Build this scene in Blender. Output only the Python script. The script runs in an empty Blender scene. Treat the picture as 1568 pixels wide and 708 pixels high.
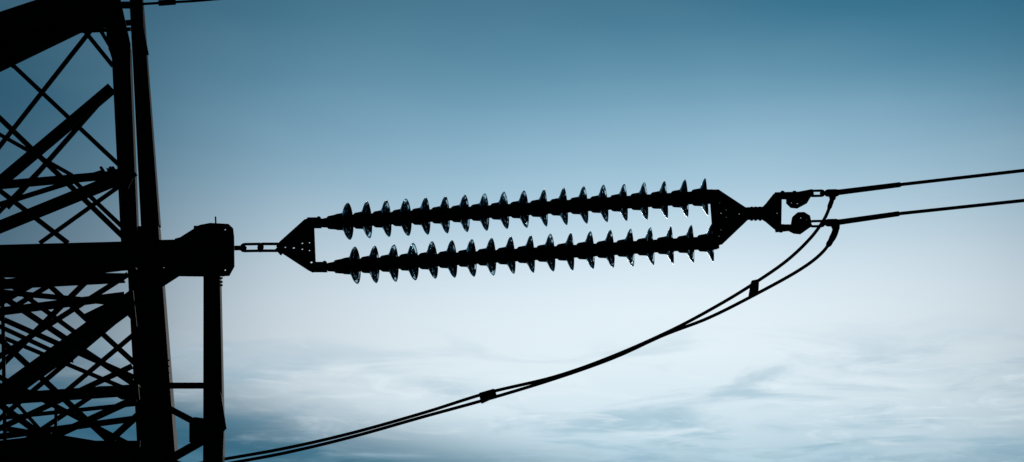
import bpy, bmesh, math, random
from mathutils import Vector, Matrix
random.seed(4)
sc = bpy.context.scene
sc.view_settings.view_transform = 'Standard'
sc.view_settings.look = 'None'
sc.view_settings.exposure = 0

# ------------------------------------------------------------------ image pixels to world points
PITCH = math.radians(15); HF = math.radians(27); D = 16.0; CZ = 8.0
F = 784/math.tan(HF/2)
S = (D/math.cos(PITCH))/F           # metres per image pixel near the line
def at(u, v, dy=0.0):  # image pixel cast from the camera onto a vertical depth plane
    a = (u-784)/F; b = (354-v)/F
    d = Vector((a, math.cos(PITCH)-b*math.sin(PITCH), math.sin(PITCH)+b*math.cos(PITCH)))
    return Vector((0, 0, CZ)) + d*((D+dy)/d.y)
def dl(u):                          # the line swings about 10 degrees off the tower face
    return 0.25-0.5*(u-505)/583

# ------------------------------------------------------------------ materials
def lin(h):
    c = [int(h[i:i+2], 16)/255 for i in (0, 2, 4)]
    return tuple(x/12.92 if x <= .04045 else ((x+.055)/1.055)**2.4 for x in c)+(1,)
def mat(name, c1, c2, rough=.6, metal=0., scale=8., spec=.3, bump=.1, trans=0.):
    m = bpy.data.materials.new(name); m.use_nodes = True
    nt = m.node_tree; b = nt.nodes['Principled BSDF']
    tc = nt.nodes.new('ShaderNodeTexCoord'); n = nt.nodes.new('ShaderNodeTexNoise')
    n.inputs['Scale'].default_value = scale; n.inputs['Detail'].default_value = 6
    r = nt.nodes.new('ShaderNodeValToRGB')
    r.color_ramp.elements[0].position = .35; r.color_ramp.elements[1].position = .68
    r.color_ramp.elements[0].color = (*c1, 1); r.color_ramp.elements[1].color = (*c2, 1)
    nt.links.new(tc.outputs['Object'], n.inputs['Vector'])
    nt.links.new(n.outputs['Fac'], r.inputs['Fac']); nt.links.new(r.outputs['Color'], b.inputs['Base Color'])
    bp = nt.nodes.new('ShaderNodeBump'); bp.inputs['Strength'].default_value = bump; bp.inputs['Distance'].default_value = .01
    nt.links.new(n.outputs['Fac'], bp.inputs['Height']); nt.links.new(bp.outputs['Normal'], b.inputs['Normal'])
    b.inputs['Roughness'].default_value = rough; b.inputs['Metallic'].default_value = metal
    b.inputs['Specular IOR Level'].default_value = spec
    b.inputs['Transmission Weight'].default_value = trans
    return m
M_steel = mat('weathered_steel', (.012, .013, .014), (.03, .031, .032), .7, 0, 6, .1)
M_hw = mat('forged_fittings', (.01, .01, .011), (.025, .025, .026), .6, 0, 30, .1)
M_cable = mat('oxidised_aluminium_cable', (.012, .012, .012), (.03, .03, .03), .7, 0, 40, .1)
M_grass = mat('grass_ground', (.03, .05, .015), (.07, .09, .03), .95, 0, .6, .1, .6)
# toughened glass, near black, with clear noise patches put in as highlights
M_glass = mat('insulator_glass', (.006, .008, .01), (.012, .015, .018), .12, 0, 12, .5, .02)
_nt = M_glass.node_tree; _b = _nt.nodes['Principled BSDF']; _o = _nt.nodes['Material Output']
_g = _nt.nodes.new('ShaderNodeBsdfGlass'); _g.inputs['Color'].default_value = (.85, .95, .98, 1); _g.inputs['Roughness'].default_value = .03; _g.inputs['IOR'].default_value = 1.5
_n = _nt.nodes.new('ShaderNodeTexNoise'); _n.inputs['Scale'].default_value = 12; _n.inputs['Detail'].default_value = 3
_r = _nt.nodes.new('ShaderNodeMapRange'); _r.inputs[1].default_value = .50; _r.inputs[2].default_value = .60
_m = _nt.nodes.new('ShaderNodeMixShader'); _tc = _nt.nodes.new('ShaderNodeTexCoord')
_nt.links.new(_tc.outputs['Object'], _n.inputs['Vector']); _nt.links.new(_n.outputs['Fac'], _r.inputs[0]); _nt.links.new(_r.outputs[0], _m.inputs[0])
_nt.links.new(_b.outputs[0], _m.inputs[1]); _nt.links.new(_g.outputs[0], _m.inputs[2]); _nt.links.new(_m.outputs[0], _o.inputs[0])

# ------------------------------------------------------------------ mesh helpers
def finish(bm, name, m, parent=None, smooth=False, bevel=0):
    bmesh.ops.recalc_face_normals(bm, faces=bm.faces[:])
    me = bpy.data.meshes.new(name); bm.to_mesh(me); bm.free()
    if smooth:
        for p in me.polygons: p.use_smooth = True
    o = bpy.data.objects.new(name, me); sc.collection.objects.link(o)
    me.materials.append(m)
    if parent: o.parent = parent
    if bevel:
        md = o.modifiers.new('bevel', 'BEVEL'); md.width = bevel; md.segments = 2; md.limit_method = 'ANGLE'
    if smooth:
        try:
            me.set_sharp_from_angle(angle=math.radians(40))
        except Exception: pass
    return o
def empty(name):
    o = bpy.data.objects.new(name, None); sc.collection.objects.link(o); return o

def tube(bm, pts, r, seg=10, closed=False, caps=True):
    n = len(pts); rr = r if isinstance(r, (list, tuple)) else [r]*n
    tang = []
    for i in range(n):
        a = pts[(i-1) % n] if (closed or i > 0) else pts[i]
        b = pts[(i+1) % n] if (closed or i < n-1) else pts[i]
        tang.append((b-a).normalized())
    up = Vector((0, 0, 1)) if abs(tang[0].z) < .9 else Vector((0, 1, 0))
    x = tang[0].cross(up).normalized(); rings = []
    for i in range(n):
        x = (x-tang[i]*x.dot(tang[i])).normalized(); y = tang[i].cross(x)
        rings.append([bm.verts.new(pts[i]+(x*math.cos(2*math.pi*k/seg)+y*math.sin(2*math.pi*k/seg))*rr[i]) for k in range(seg)])
    for i in range(n if closed else n-1):
        A = rings[i]; B = rings[(i+1) % n]
        for k in range(seg):
            bm.faces.new((A[k], A[(k+1) % seg], B[(k+1) % seg], B[k]))
    if caps and not closed:
        bm.faces.new(rings[0]); bm.faces.new(rings[-1])
def catmull(P, sub=8):
    Q = [P[0]*2-P[1]]+P+[P[-1]*2-P[-2]]; out = []
    for i in range(1, len(Q)-2):
        a, b, c, d = Q[i-1:i+3]
        for k in range(sub):
            t = k/sub
            out.append(.5*((2*b)+(c-a)*t+(2*a-5*b+4*c-d)*t*t+(3*b-a-3*c+d)*t**3))
    out.append(P[-1]); return out

def angle_iron(bm, p, q, w, w2=None, th=.012, back=1, closedbox=False):
    w2 = w if w2 is None else w2
    d = (q-p).normalized(); Y = Vector((0, 1, 0))
    Y = (Y-d*Y.dot(d)).normalized(); nrm = d.cross(Y).normalized()
    rings = []
    for P, ww in ((p, w), (q, w2)):
        h = ww/2
        if closedbox: sec = [(-h, 0), (h, 0), (h, ww*.8), (-h, ww*.8)]
        else:
            sec = [(-h, 0), (h, 0), (h, th), (-h+th, th), (-h+th, ww), (-h, ww)]
            if back < 0: sec = [(-a, b) for a, b in sec]
        rings.append([bm.verts.new(P+nrm*a+Y*b) for a, b in sec])
    A, B = rings; n = len(A)
    for k in range(n): bm.faces.new((A[k], A[(k+1) % n], B[(k+1) % n], B[k]))
    bm.faces.new(A); bm.faces.new(B)
def bar(bm, u1, v1, u2, v2, w, dy=0., w2=None, ext=True, box=False, back=1):
    if ext and u1 <= 0:                       # run on to the far-side leg out of view
        k = (v2-v1)/(u2-u1); v1 = v1+k*(-300-u1); u1 = -300
    angle_iron(bm, at(u1, v1, dy), at(u2, v2, dy), w*S, (w2*S if w2 else None), back=back, closedbox=box)

def hexbolt(bm, u, v, dy, r=3., L=.05):
    c = at(u, v, dy); R = r*S
    A = [bm.verts.new(c+Vector((math.cos(k*math.pi/3)*R, -L, math.sin(k*math.pi/3)*R))) for k in range(6)]
    B = [bm.verts.new(x.co+Vector((0, 2*L, 0))) for x in A]
    for k in range(6): bm.faces.new((A[k], A[(k+1) % 6], B[(k+1) % 6], B[k]))
    bm.faces.new(A); bm.faces.new(B)
def plate(bm, poly, dyf, th=.02, holes=(), off=0.):
    f = dyf if callable(dyf) else (lambda u: dyf)
    tmp = bmesh.new(); loops = [poly]
    for h in holes:
        hu, hv, hr = h
        loops.append([(hu+hr*math.cos(2*math.pi*k/10), hv+hr*math.sin(2*math.pi*k/10)) for k in range(10)])
    for lp in loops:
        vs = [tmp.verts.new(at(u, v, f(u)+off)-Vector((0, th/2, 0))) for u, v in lp]
        for i in range(len(vs)): tmp.edges.new((vs[i], vs[(i+1) % len(vs)]))
    bmesh.ops.triangle_fill(tmp, use_beauty=True, use_dissolve=False, edges=tmp.edges[:])
    r = bmesh.ops.extrude_face_region(tmp, geom=tmp.faces[:])
    for g in r['geom']:
        if isinstance(g, bmesh.types.BMVert): g.co.y += th
    me = bpy.data.meshes.new('t'); tmp.to_mesh(me); tmp.free(); bm.from_mesh(me); bpy.data.meshes.remove(me)
def link(bm, u1, v1, u2, v2, h, r, flat=True):
    p = at(u1, v1, dl(u1)); q = at(u2, v2, dl(u2)); d = (q-p).normalized()
    side = d.cross(Vector((0, 1, 0))).normalized() if flat else Vector((0, 1, 0))
    h *= S; r *= S; p = p+d*h; q = q-d*h; pts = []
    for k in range(9):
        a = math.pi/2+math.pi*k/8; pts.append(p+(d*math.cos(a)+side*math.sin(a))*h)
    for k in range(9):
        a = -math.pi/2+math.pi*k/8; pts.append(q+(d*math.cos(a)+side*math.sin(a))*h)
    tube(bm, pts, r, 8, closed=True)

# ------------------------------------------------------------------ tower
tower = empty('transmission_tower')
NEAR, FAR = 0., 1.8
bm = bmesh.new()
def leg(u0, v0, u1, v1, w0, w1, dy, seg=None):
    angle_iron(bm, at(u0, v0, dy), at(u1, v1, dy), w0*S, w1*S, th=.02, closedbox=True)
leg(208, -2, 229.5, 345, 20, 28, NEAR); leg(226, 345, 243, 712, 32, 50, NEAR)
leg(171, -2, 177, 75, 22, 24, FAR*.5); leg(184, 70, 199, 395, 30, 27, FAR*.5); leg(207, 385, 226, 712, 28, 30, FAR*.5)
# out-of-frame continuation of the legs (down to the ground, up to the peak) and mirrored legs
pB0, pB1 = at(208, -2, NEAR), at(243, 712, NEAR)
def cont(p0, p1, z):
    t = (z-p1.z)/(p0.z-p1.z); return p1.lerp(p0, t)
xc = at(-60, 354, 0).x
def mir(p): return Vector((2*xc-p.x, p.y, p.z))
GZ = -.3
footB = cont(pB0, pB1, GZ); topB = cont(pB0, pB1, 22)
pA0, pA1 = at(171, -2, FAR*.5), at(226, 712, FAR*.5)
footA = Vector((footB.x, footB.y+2.2, GZ)); topA = Vector((topB.x, topB.y+1.0, 22))
angle_iron(bm, footB, pB1, .3, 50*S, closedbox=True); angle_iron(bm, pB0, topB, 20*S, 14*S, closedbox=True)
angle_iron(bm, footA, pA1, .3, 30*S, closedbox=True); angle_iron(bm, pA0, topA, 21*S, 14*S, closedbox=True)
for a, b in ((footB, topB), (footA, topA)):
    angle_iron(bm, mir(a), mir(b), .28, .1, closedbox=True)
finish(bm, 'legs', M_steel, tower, bevel=.006)

bm = bmesh.new()
# panel bracing under and above the crossarm, out of the frame
def L(a, b, z): t = (z-a.z)/(b.z-a.z); return a.lerp(b, t)
for zs in ([0, 3.4, 6.6, 9.6], [14.9, 17, 18.8, 20.4, 22]):
    for z0, z1 in zip(zs[:-1], zs[1:]):
        for a, b in ((footB, topB), (footA, topA)):
            P0, P1 = L(a, b, z0), L(a, b, z1); Q0, Q1 = mir(P0), mir(P1)
            for s, e, o in ((P0, Q1, 0), (Q0, P1, .03), (P1, Q1, .05)):
                angle_iron(bm, s+Vector((0, o, 0)), e+Vector((0, o, 0)), .09)
        for m_ in (lambda p: p, mir):
            A0, A1, B0, B1 = m_(L(footA, topA, z0)), m_(L(footA, topA, z1)), m_(L(footB, topB, z0)), m_(L(footB, topB, z1))
            for s, e in ((A0, B1), (B0, A1), (A1, B1)):
                tube(bm, [s, e], .035, 4)
finish(bm, 'panel_bracing', M_steel, tower)

bm = bmesh.new()
N, R = NEAR+.12, FAR*.8
upper = [ # u1 v1 u2 v2 w dy
 (20, 100, 186, 256, 7, R), (0, 82, 20, 101, 7, R), (146, 36, 0, 222, 6, N), (122, 38, 172, 100, 7, R),
 (0, 276, 170, 133, 15, N), (0, 181, 192, 366, 8, N+.06), (0, 206, 110, 268, 6, R), (0, 282, 192, 265, 11, N+.1),
 (0, 345, 182, 271, 16, N+.16), (0, 292, 104, 372, 8, R), (168, 138, 10, 318, 7, R), (106, 270, 192, 352, 7, R),
 (0, 322, 70, 250, 6, R+.1), (150, 40, 168, 70, 6, N), (0, 312, 160, 262, 7, R), (118, 40, 168, 30, 6, N), (60, 372, 186, 282, 6, R)]
for a in upper:
    u1, v1, u2, v2, w, dy = a
    if u1 > u2: u1, v1, u2, v2 = u2, v2, u1, v1
    bar(bm, u1, v1, u2, v2, w, dy)
lower = [
 (0, 603, 204, 455, 24, N), (0, 611, 212, 597, 18, N+.2), (0, 690, 214, 690, 30, N+.1), (0, 452, 205, 588, 10, R),
 (0, 487, 205, 578, 9, R+.1), (0, 476, 190, 452, 11, N+.3), (0, 520, 200, 706, 10, R), (0, 560, 150, 412, 8, R+.1),
 (50, 414, 206, 556, 8, N+.06), (0, 545, 196, 420, 9, R), (0, 425, 130, 520, 8, R+.2), (0, 655, 202, 560, 8, R),
 (0, 640, 190, 480, 7, R+.15), (0, 620, 120, 708, 10, N), (0, 706, 208, 610, 11, N+.15), (0, 668, 210, 640, 9, R+.2),
 (0, 500, 112, 552, 7, R), (0, 578, 212, 688, 8, N+.24), (0, 435, 190, 425, 13, R+.1), (0, 462, 80, 415, 9, N),
 (0, 515, 204, 600, 7, R+.25), (100, 600, 212, 506, 8, R), (130, 708, 214, 632, 9, N+.05), (0, 432, 200, 408, 8, R),
 (0, 447, 200, 466, 9, R+.2), (30, 600, 160, 470, 6, R+.3), (0, 590, 90, 690, 6, R+.3), (0, 640, 212, 618, 6, R+.05),
 (0, 700, 150, 600, 8, R+.1), (0, 655, 212, 690, 9, R+.22), (0, 420, 190, 422, 8, R+.15), (20, 470, 110, 415, 7, R)]
for a in lower:
    bar(bm, *a[:5], a[5], back=random.choice((1, -1)))
for v, dy in ((8, N), (268, N), (600, N), (386, N)):
    tube(bm, [at(205, v, 0), at(178, v, FAR*.5)], .03, 4)
# secondary verticals
bar(bm, 3, 418, 8, 708, 6, R); bar(bm, 86, 600, 84, 708, 5, R)
finish(bm, 'lattice_bracing', M_steel, tower)

# heavy upper crossarm chords entering from above left
bm = bmesh.new()
bar(bm, 0, 35, 172, -22, 36, N+.02, box=True); bar(bm, 0, 62, 176, 6, 34, N+.3, box=True); bar(bm, 0, 90, 130, 34, 30, N+.1, w2=14, box=True)
bar(bm, 0, 52, 206, 33, 8, R); bar(bm, 0, 104, 128, 42, 8, R); bar(bm, 100, 48, 200, 44, 5, N)
plate(bm, [(160, -3), (184, -3), (200, 68), (200, 116), (178, 112), (164, 66)], N+.3, .02)
plate(bm, [(199, 12), (219, 16), (220, 43), (228, 84), (203, 86)], -.03, .02)
plate(bm, [(163, 258), (206, 262), (207, 268), (196, 290), (166, 268)], N+.05, .02)
plate(bm, [(128, 482), (204, 445), (210, 500), (190, 478), (150, 505)], N-.04, .02)
plate(bm, [(150, 592), (212, 590), (214, 612), (186, 612)], N-.02, .02)
plate(bm, [(-10, 676), (60, 668), (210, 684), (290, 712), (-10, 712)], N-.1, .02)
for u, v in ((158, 262), (176, 262), (182, 276), (206, 64), (222, 76), (172, 262)): hexbolt(bm, u, v, N, 2.6, .09)
finish(bm, 'crossarm_chords', M_steel, tower)

# crossarm beam carrying the dead-end
bm = bmesh.new()
bar(bm, 0, 395, 205, 388, 46, -.04, w2=38, box=True)
bar(bm, 200, 386, 290, 384, 36, -.06, w2=36, ext=False, box=True)
BP = [(268, 366), (276, 364), (306, 345), (322, 342), (350, 343.5), (357, 350), (358.5, 362), (359, 408), (351, 422.5), (312, 423.5), (274, 423), (246, 441), (241, 424), (260, 400)]
plate(bm, BP, -.12, .02, holes=[(320.5, 352, 1.2), (320.5, 376, 1.4), (345, 352, 1.3), (345, 414, 1.4), (320.5, 412, 1.)])
plate(bm, BP, .16, .02, holes=[(345, 352, 2.5), (345, 414, 2.5), (320, 376, 1.8)])
plate(bm, [(300, 352), (341, 352), (341, 418), (300, 418)], .0, .24)
for u in (320, 343):
    for v in (350, 362, 386, 398, 410):
        if u == 343 and v in (350, 410): continue
        hexbolt(bm, u+4*(u == 320), v, -.12, 2.6, .035)
tube(bm, [at(330.5, 345, 0), at(330, 332, 0)], 1.2*S, 6)
# hanger post beneath
bar(bm, 324, 423, 326, 640, 25, -.05, w2=29, ext=False, box=True)
plate(bm, [(312, 600), (338, 600), (347, 656), (343, 660), (341, 712), (311, 712)], -.09, .02)
bar(bm, 326, 640, 327, 1100, 29, -.05, ext=False, box=True)
bar(bm, 256, 590, 314, 590, 8, -.03, ext=False); bar(bm, 258, 625, 296, 645, 9, -.03, ext=False)
bar(bm, 264, 700, 310, 674, 11, -.03, ext=False)
plate(bm, [(290, 644), (298, 639), (313, 641), (313, 676), (306, 681), (290, 677)], -.07, .02)
for v in (426, 432, 437): tube(bm, [at(330, v, -.05), at(341, v, -.05)], 1.6*S, 6)
for v in (552, 561, 571, 580, 589, 597, 605): tube(bm, [at(245, v, -.02), at(259.5, v, -.02)], 1.3*S, 6)
for v in range(30, 340, 44): tube(bm, [at(212+v*.06, v, -.0), at(212+v*.06, v, -.12)], 1.3*S, 6)
finish(bm, 'crossarm_beam', M_steel, tower)
bm = bmesh.new()
bar(bm, 0, 404, 196, 396, 26, FAR*.6, box=True)
finish(bm, 'rear_chord', M_steel, tower)
bm = bmesh.new()
for f in (footA, footB, mir(footA), mir(footB)):
    r = bmesh.ops.create_cone(bm, cap_ends=True, segments=4, radius1=.6, radius2=.42, depth=.7)
    bmesh.ops.rotate(bm, verts=r['verts'], matrix=Matrix.Rotation(math.pi/4, 3, 'Z'))
    bmesh.ops.translate(bm, verts=r['verts'], vec=Vector((f.x, f.y, .15)))
finish(bm, 'concrete_footings', mat('concrete', (.2, .2, .19), (.3, .3, .28)), tower, bevel=.02)

# ------------------------------------------------------------------ insulator strings
def lathe(bm, o, ax, prof, seg=40):
    side = ax.cross(Vector((0, 0, 1))).normalized(); up = side.cross(ax).normalized(); rings = []
    for t, r in prof:
        rings.append([bm.verts.new(o+ax*t+(side*math.cos(2*math.pi*k/seg)+up*math.sin(2*math.pi*k/seg))*r) for k in range(seg)])
    for A, B in zip(rings[:-1], rings[1:]):
        for k in range(seg): bm.faces.new((A[k], A[(k+1) % seg], B[(k+1) % seg], B[k]))
    bm.faces.new(rings[0]); bm.faces.new(rings[-1])
def string(u0, v0, u1, v1, first, last, n=19):
    par = empty('insulator_string')
    a, b = at(u0, v0, dl(u0)), at(u1, v1, dl(u1)); ax = (b-a).normalized()
    def on(u):
        lo, hi = 0., 1.
        f = lambda t: (lambda p: 784+F*p.x/((p.y)*math.cos(PITCH)+(p.z-CZ)*math.sin(PITCH)))(a.lerp(b, t))
        for _ in range(40):
            m_ = (lo+hi)/2
            if f(m_) < u: lo = m_
            else: hi = m_
        return lo*(b-a).length
    t0, t1 = on(first), on(last); sp = (t1-t0)/(n-1); k = sp/.155
    caps = bmesh.new(); gl = bmesh.new()
    for i in range(n):
        jit = (ax+Vector((0, random.uniform(-.03, .03), random.uniform(-.025, .025)))).normalized()
        o = a+ax*(t0+i*sp-.105*k)
        lathe(caps, o, ax, [(-.005, .045), (0, .056), (.012, .064), (.05, .068), (.072, .071), (.078, .066), (.10, .060), (.12, .058), (.125, .05), (.158*k, .05)], 24)
        rr = .147
        lathe(gl, o, jit, [(.064, .06), (.068, .076), (.076, .088), (.083, .102), (.090, .119), (.100, .136), (.1115, rr), (.1135, rr), (.1125, rr-.003),
                          (.1045, .134), (.097, .122), (.106, .115), (.107, .112), (.092, .104), (.09, .094), (.104, .088), (.105, .084), (.090, .078), (.088, .062), (.088, .03)], 56)
    lathe(caps, a, ax, [(0, .022), (t0-.23, .022), (t0-.22, .034), (t0-.17, .04), (t0-.16, .052), (t0-.1, .06)], 20)
    lathe(caps, a+ax*t1, ax, [(0, .058), (max((b-a).length-t1, .03), .055)], 20)
    finish(caps, 'metal_caps', M_hw, par, True); finish(gl, 'glass_sheds', M_glass, par, True)
string(490, 342, 1092, 301, 533, 1081)
string(500, 409.5, 1098, 371, 544, 1090)

# ------------------------------------------------------------------ left fittings
bm = bmesh.new()
link(bm, 352, 380, 374, 380, 5, 2.6, False); link(bm, 369, 379.5, 402, 379, 5.5, 2.2, True)
link(bm, 396, 379, 430, 379, 5.5, 2.3, True)
tube(bm, [at(374, 380, dl(370)-.05), at(374, 380, dl(370)+.05)], 4*S, 10)
tube(bm, [at(398.5, 373, dl(398)), at(398.5, 386, dl(398))], 3*S, 8)
finish(bm, 'shackle_chain', M_hw, None, True)
yk = empty('yoke_plate'); bm = bmesh.new()
plate(bm, [(423, 378), (428, 371), (466, 337), (472, 334.5), (481, 339), (484, 413), (479, 417.5), (472, 414), (432, 388)], dl, .024,
      holes=[(437, 379, 1.3), (450, 380, 1.6), (463, 373, 1.4), (463, 382, 1.4), (474, 372, 1.3), (474, 384, 1.3), (474, 348, 1.8), (477, 402, 1.8)])
for u, v in ((481, 337.5), (481, 345.5), (490, 405.5), (490, 413)): 
    plate(bm, [(u-10, v-3), (u+11, v-3), (u+11, v+3), (u-10, v+3)], dl, .06)
for u, v in ((488, 341), (497, 409)):
    tube(bm, [at(u, v-9, dl(u)), at(u, v+8, dl(u))], 2.4*S, 8)
    link(bm, u+1, v+.5, u+20, v+.3, 3.6, 1.7, True)
tube(bm, [at(423, 381, dl(423)), at(431, 390, dl(430))], 2*S, 8)
finish(bm, 'plate', M_hw, yk)

# ------------------------------------------------------------------ right fittings
yk = empty('yoke_plate'); bm = bmesh.new()
plate(bm, [(1086, 291.5), (1100, 291), (1118, 303), (1147, 322), (1149, 333), (1128, 353), (1106, 374), (1096, 376), (1092, 372), (1089, 330)], dl, .03,
      holes=[(1102, 311, 1.0), (1104, 327, 1.2), (1112, 322, 1.0), (1112, 333, 1.0), (1126, 321, .9), (1132, 328, 1.2), (1126, 335, .9), (1104, 352, 1.0), (1101, 362, 1.0)])
plate(bm, [(1138, 319), (1170, 318), (1170, 323), (1138, 325)], dl, .05)
plate(bm, [(1138, 331), (1170, 330), (1170, 335.5), (1138, 336)], dl, .05)
tube(bm, [at(1140, 328, dl(1140)), at(1176, 327, dl(1176))], 5*S, 8)
for u in (1151, 1157, 1164): tube(bm, [at(u, 317, dl(u)), at(u, 338, dl(u))], 2*S, 8)
finish(bm, 'plate', M_hw, yk)
yk = empty('yoke_plate'); bm = bmesh.new()
plate(bm, [(1165, 320), (1172, 313), (1184, 298), (1190, 295.5), (1197, 300), (1196, 352), (1192, 355), (1185, 350), (1172, 339), (1165, 335)], dl, .03, holes=[(1190, 327, 1.2)])
plate(bm, [(1186, 296), (1222, 295), (1243, 291), (1246, 298), (1238, 304), (1222, 305), (1186, 304)], dl, .05)
plate(bm, [(1204, 303), (1232, 298), (1242, 301), (1236, 311), (1221, 319), (1211, 318), (1204, 311)], dl, .03, holes=[(1212, 311, 1.2), (1221, 312, 1.3), (1228, 308, 1.)], off=-.04)
plate(bm, [(1186, 345), (1214, 345), (1240, 340), (1243, 346), (1226, 358), (1216, 357), (1208, 353), (1188, 355)], dl, .05)
plate(bm, [(1211, 344), (1213, 333), (1221, 326), (1231, 325.5), (1240, 331), (1242, 340), (1236, 350), (1214, 350)], dl, .03, holes=[(1226, 334, 1.3), (1235, 337, 1.)], off=-.04)
for u, v in ((1197, 299), (1215, 299), (1235, 298), (1197, 350), (1216, 350)): hexbolt(bm, u, v, dl(u), 4, .06)
finish(bm, 'plate', M_hw, yk)
bm = bmesh.new()
for v0, v1 in ((296.5, 296), (343, 341.5)):
    link(bm, 1240, v0, 1262, v0-.5, 4, 2, True); link(bm, 1257, v0-.4, 1270, v1, 3.6, 2, False); link(bm, 1264, v1, 1284, v1-.5, 4, 2, True)
finish(bm, 'shackle_chain', M_hw, None, True)

# ------------------------------------------------------------------ conductors and jumpers
def W(l): return [at(u, v, dl(u)) for u, v in l]
for pts in ([(1274, 296), (1378, 283), (1575, 260.5)], [(1274, 342), (1376, 327.5), (1575, 306.5)]):
    bm = bmesh.new(); P = W(pts)
    d = (P[2]-P[1])
    tube(bm, [P[1]+d*k for k in (0, 1, 2, 4, 8, 16, 30)], 2.6*S, 10)
    tube(bm, [P[0], P[0].lerp(P[1], .05), P[0].lerp(P[1], .1), P[1], P[1]+(P[2]-P[1])*.01], [4.6*S, 5.4*S, 4.4*S, 4.0*S, 2.6*S], 12)
    finish(bm, 'power_line', M_cable, None, True)
J1 = [(1276, 298), (1272, 312), (1262, 336), (1240, 366), (1204, 400), (1155, 434), (1100, 467.5), (1030, 505), (940, 545), (850, 577), (746, 602), (650, 632), (540, 663), (440, 686), (345, 703), (230, 722), (60, 745)]
J2 = [(1282, 342), (1276, 362), (1258, 388), (1222, 415), (1155, 452), (1085, 487), (1015, 514), (940, 548), (850, 580), (748, 611), (650, 638), (540, 669), (440, 693), (355, 709), (235, 730), (60, 755)]
for J in (J1, J2):
    bm = bmesh.new(); off = .03 if J is J2 else 0
    P = catmull([at(u, v, dl(u)+off) for u, v in J], 8)
    tube(bm, P, 2.5*S, 10)
    tube(bm, [P[0]]+P[1:14], [4.5*S]*4+[5*S]*6+[4.3*S]*3+[2.5*S], 10) if J is J2 else tube(bm, P[:12], [5*S]*5+[3.6*S]*6+[2.5*S], 10)
    finish(bm, 'jumper_cable', M_cable, None, True)
bm = bmesh.new()
for P in ([(1268, 294), (1283, 292), (1281, 300), (1272, 303)], [(1270, 339), (1286, 337), (1285, 352), (1276, 352)]): plate(bm, P, dl, .05)
finish(bm, 'dead_end_clamp', M_hw, None)
for poly in ([(1150, 431), (1162, 428.5), (1161, 447), (1156, 454), (1146, 455), (1148, 443)], [(733, 603), (757, 596), (761, 607), (737, 618)]):
    bm = bmesh.new(); plate(bm, poly, dl, .07)
    c = (sum(p[0] for p in poly)/len(poly), sum(p[1] for p in poly)/len(poly)); hexbolt(bm, c[0], c[1], dl(c[0]), 3.5, .05)
    finish(bm, 'cable_spacer', M_hw, None, bevel=.008)
bm = bmesh.new()
P = [at(u, v, -.1) for u, v in ((190, 8), (258, 4), (330, -1), (520, -20), (1300, -120))]
tube(bm, catmull(P, 6), 2.2*S, 8)
tube(bm, [at(243, 5, -.1), at(269, 3, -.1)], 5*S, 8)
finish(bm, 'power_line', M_cable, None, True)

# ------------------------------------------------------------------ ground
bm = bmesh.new(); xs = [-3000, -800, -250, -120]+list(range(-80, 81, 4))+[120, 250, 800, 3000]
def gz(x, y): return 6.3*math.exp(-(x*x+(y+2)**2)/60) + .05*math.sin(x*.7)*math.cos(y*.5)
V = [[bm.verts.new((x, y, gz(x, y))) for x in xs] for y in xs]
for i in range(len(xs)-1):
    for j in range(len(xs)-1): bm.faces.new((V[i][j], V[i][j+1], V[i+1][j+1], V[i+1][j]))
finish(bm, 'ground', M_grass, None, True)

# ------------------------------------------------------------------ sky
w = bpy.data.worlds.new('World'); sc.world = w; w.use_nodes = True
nt = w.node_tree; nt.nodes.clear()
def nd(t, **k):
    n = nt.nodes.new(t)
    for a, b in k.items(): setattr(n, a, b)
    return n
def setin(s, v):
    if isinstance(v, bpy.types.NodeSocket): nt.links.new(v, s)
    else: s.default_value = v
def mth(op, a, b=0., c=None, clamp=False):
    n = nd('ShaderNodeMath', operation=op, use_clamp=clamp); setin(n.inputs[0], a); setin(n.inputs[1], b)
    if c is not None: setin(n.inputs[2], c)
    return n.outputs[0]
def rng(v, a, b, c=0., d=1.):
    n = nd('ShaderNodeMapRange', interpolation_type='SMOOTHSTEP'); setin(n.inputs[0], v)
    for i, x in enumerate((a, b, c, d)): n.inputs[i+1].default_value = x
    return n.outputs[0]
def mix(f, a, b, mode='MIX'):
    n = nd('ShaderNodeMix', data_type='RGBA', blend_type=mode); setin(n.inputs[0], f); setin(n.inputs[6], a); setin(n.inputs[7], b)
    return n.outputs[2]
tc = nd('ShaderNodeTexCoord'); sx = nd('ShaderNodeSeparateXYZ'); nt.links.new(tc.outputs['Generated'], sx.inputs[0])
X, Y, Z = sx.outputs
az = mth('MULTIPLY', mth('ARCTAN2', X, Y), 57.2958); el = mth('MULTIPLY', mth('ARCSINE', Z), 57.2958)
def ramp(v, lo, hi, stops):
    n = nd('ShaderNodeValToRGB'); n.color_ramp.interpolation = 'B_SPLINE'
    t = mth('DIVIDE', mth('SUBTRACT', v, lo), hi-lo, clamp=True); nt.links.new(t, n.inputs[0])
    e = n.color_ramp.elements
    for i, (p, c) in enumerate(stops):
        q = (p-lo)/(hi-lo)
        x = e[i] if i < 2 else e.new(q)
        x.position = q; x.color = c
    return n.outputs[0]
g = lambda x: (x, x, x, 1)
nz = nd('ShaderNodeTexNoise'); nz.inputs['Scale'].default_value = 4; nz.inputs['Detail'].default_value = 3
nt.links.new(tc.outputs['Generated'], nz.inputs['Vector'])
el2 = mth('ADD', el, mth('MULTIPLY', mth('SUBTRACT', nz.outputs['Fac'], .5), 2.))
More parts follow.
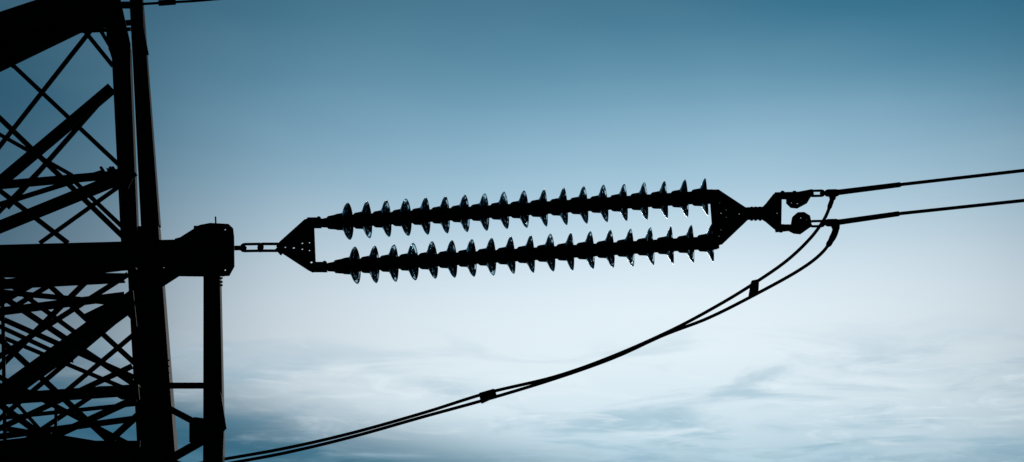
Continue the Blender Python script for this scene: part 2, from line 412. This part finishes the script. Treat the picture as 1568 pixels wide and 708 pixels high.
base = ramp(el2, 0, 60, [(0, lin('4f8099')), (60, lin('020a10')), (6.5, lin('86aec4')), (8.8, lin('bdd5e3')), (10, lin('dae9f2')), (11.4, lin('e8f2f9')), (13.1, lin('e6f1f9')),
                         (14.6, lin('cbdfec')), (16.2, lin('a4c6da')), (17.9, lin('7fabc5')), (19.4, lin('528aa6')), (21.2, lin('306c89')), (23.5, lin('215872')), (35, lin('0b2c3e'))])
fa = ramp(az, -60, 60, [(-60, g(1)), (60, g(1)), (-25, g(.98)), (-14, g(.9)), (-11, g(.73)), (-9, g(.5)), (-6.5, g(.27)), (-3, g(.09)), (1, g(0)), (6, g(0)), (10, g(.08)), (14, g(.25)), (25, g(.75))])
col = mix(fa, base, lin('1a4a62'))
zc = mth('MAXIMUM', Z, .02)
cb = nd('ShaderNodeCombineXYZ'); nt.links.new(mth('DIVIDE', X, zc), cb.inputs[0]); nt.links.new(mth('DIVIDE', Y, zc), cb.inputs[1])
def noise(scale, det, rough, dist, loc, sc_=(1, 1, 1), rot=.2):
    mp = nd('ShaderNodeMapping'); mp.inputs['Location'].default_value = loc; mp.inputs['Rotation'].default_value = (0, 0, rot); mp.inputs['Scale'].default_value = sc_
    nt.links.new(cb.outputs[0], mp.inputs[0])
    n = nd('ShaderNodeTexNoise'); nt.links.new(mp.outputs[0], n.inputs['Vector'])
    n.inputs['Scale'].default_value = scale; n.inputs['Detail'].default_value = det; n.inputs['Roughness'].default_value = rough; n.inputs['Distortion'].default_value = dist
    return n.outputs['Fac']
n1 = noise(2.2, 8, .56, .7, (3, 1, 0)); n2 = noise(4.2, 9, .6, 1.0, (8, 4, 2), rot=-.3); n3 = noise(.8, 4, .5, .3, (1, 7, 0)); n4 = noise(1.1, 7, .55, .6, (12, 3, 1))
low = rng(el, 13.0, 10.4)
c1 = mth('MULTIPLY', rng(n1, .47, .70), low)
col = mix(mth('MULTIPLY', c1, .48), col, lin('75a3bb'))
c2 = mth('MULTIPLY', rng(n2, .48, .70), rng(el, 12.6, 10.8))
col = mix(mth('MULTIPLY', c2, mth('ADD', .45, mth('MULTIPLY', fa, -.45))), col, lin('ecf5fa'))
# dark bank low on the left
bank = mth('MULTIPLY', rng(mth('ADD', el, mth('MULTIPLY', az, .20)), 9.9, 7.6), rng(n4, .28, .52))
col = mix(mth('MULTIPLY', bank, .94), col, lin('225a75'))
bot = mth('MULTIPLY', rng(el, 9.5, 8.4), rng(n2, .42, .62)); col = mix(mth('MULTIPLY', bot, .5), col, lin('4a7f99'))
col = mix(mth('MULTIPLY', rng(n3, .45, .7), .07), col, lin('cfe3ee'))
# unseen sky away from the sunset, darkened to keep steel and discs black
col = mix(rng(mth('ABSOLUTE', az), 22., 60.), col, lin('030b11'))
# physically based sky underneath
sky = nd('ShaderNodeTexSky', sky_type='NISHITA'); sky.sun_disc = False
sky.sun_elevation = math.radians(12); sky.sun_rotation = math.radians(5); sky.altitude = 100
dim = mix(1., sky.outputs[0], (.008, .03, .05, 1), 'MULTIPLY')
col = mix(.04, col, dim)
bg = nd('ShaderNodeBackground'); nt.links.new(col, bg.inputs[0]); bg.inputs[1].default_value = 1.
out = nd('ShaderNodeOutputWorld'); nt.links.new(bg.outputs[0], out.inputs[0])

sd = bpy.data.lights.new('sun', 'SUN'); sd.energy = .5; sd.angle = math.radians(10); sd.color = (1, .96, .9)
so = bpy.data.objects.new('sun', sd); sc.collection.objects.link(so)
a, e = math.radians(5), math.radians(12)
to = Vector((math.sin(a)*math.cos(e), math.cos(a)*math.cos(e), math.sin(e)))
so.rotation_euler = to.to_track_quat('Z', 'Y').to_euler()

cd = bpy.data.cameras.new('camera'); co = bpy.data.objects.new('camera', cd); sc.collection.objects.link(co)
cd.sensor_width = 36; cd.lens = 18/math.tan(HF/2); cd.clip_end = 8000; cd.clip_start = .05
co.location = (0, 0, CZ); co.rotation_euler = (math.pi/2+PITCH, 0, 0)
sc.camera = co
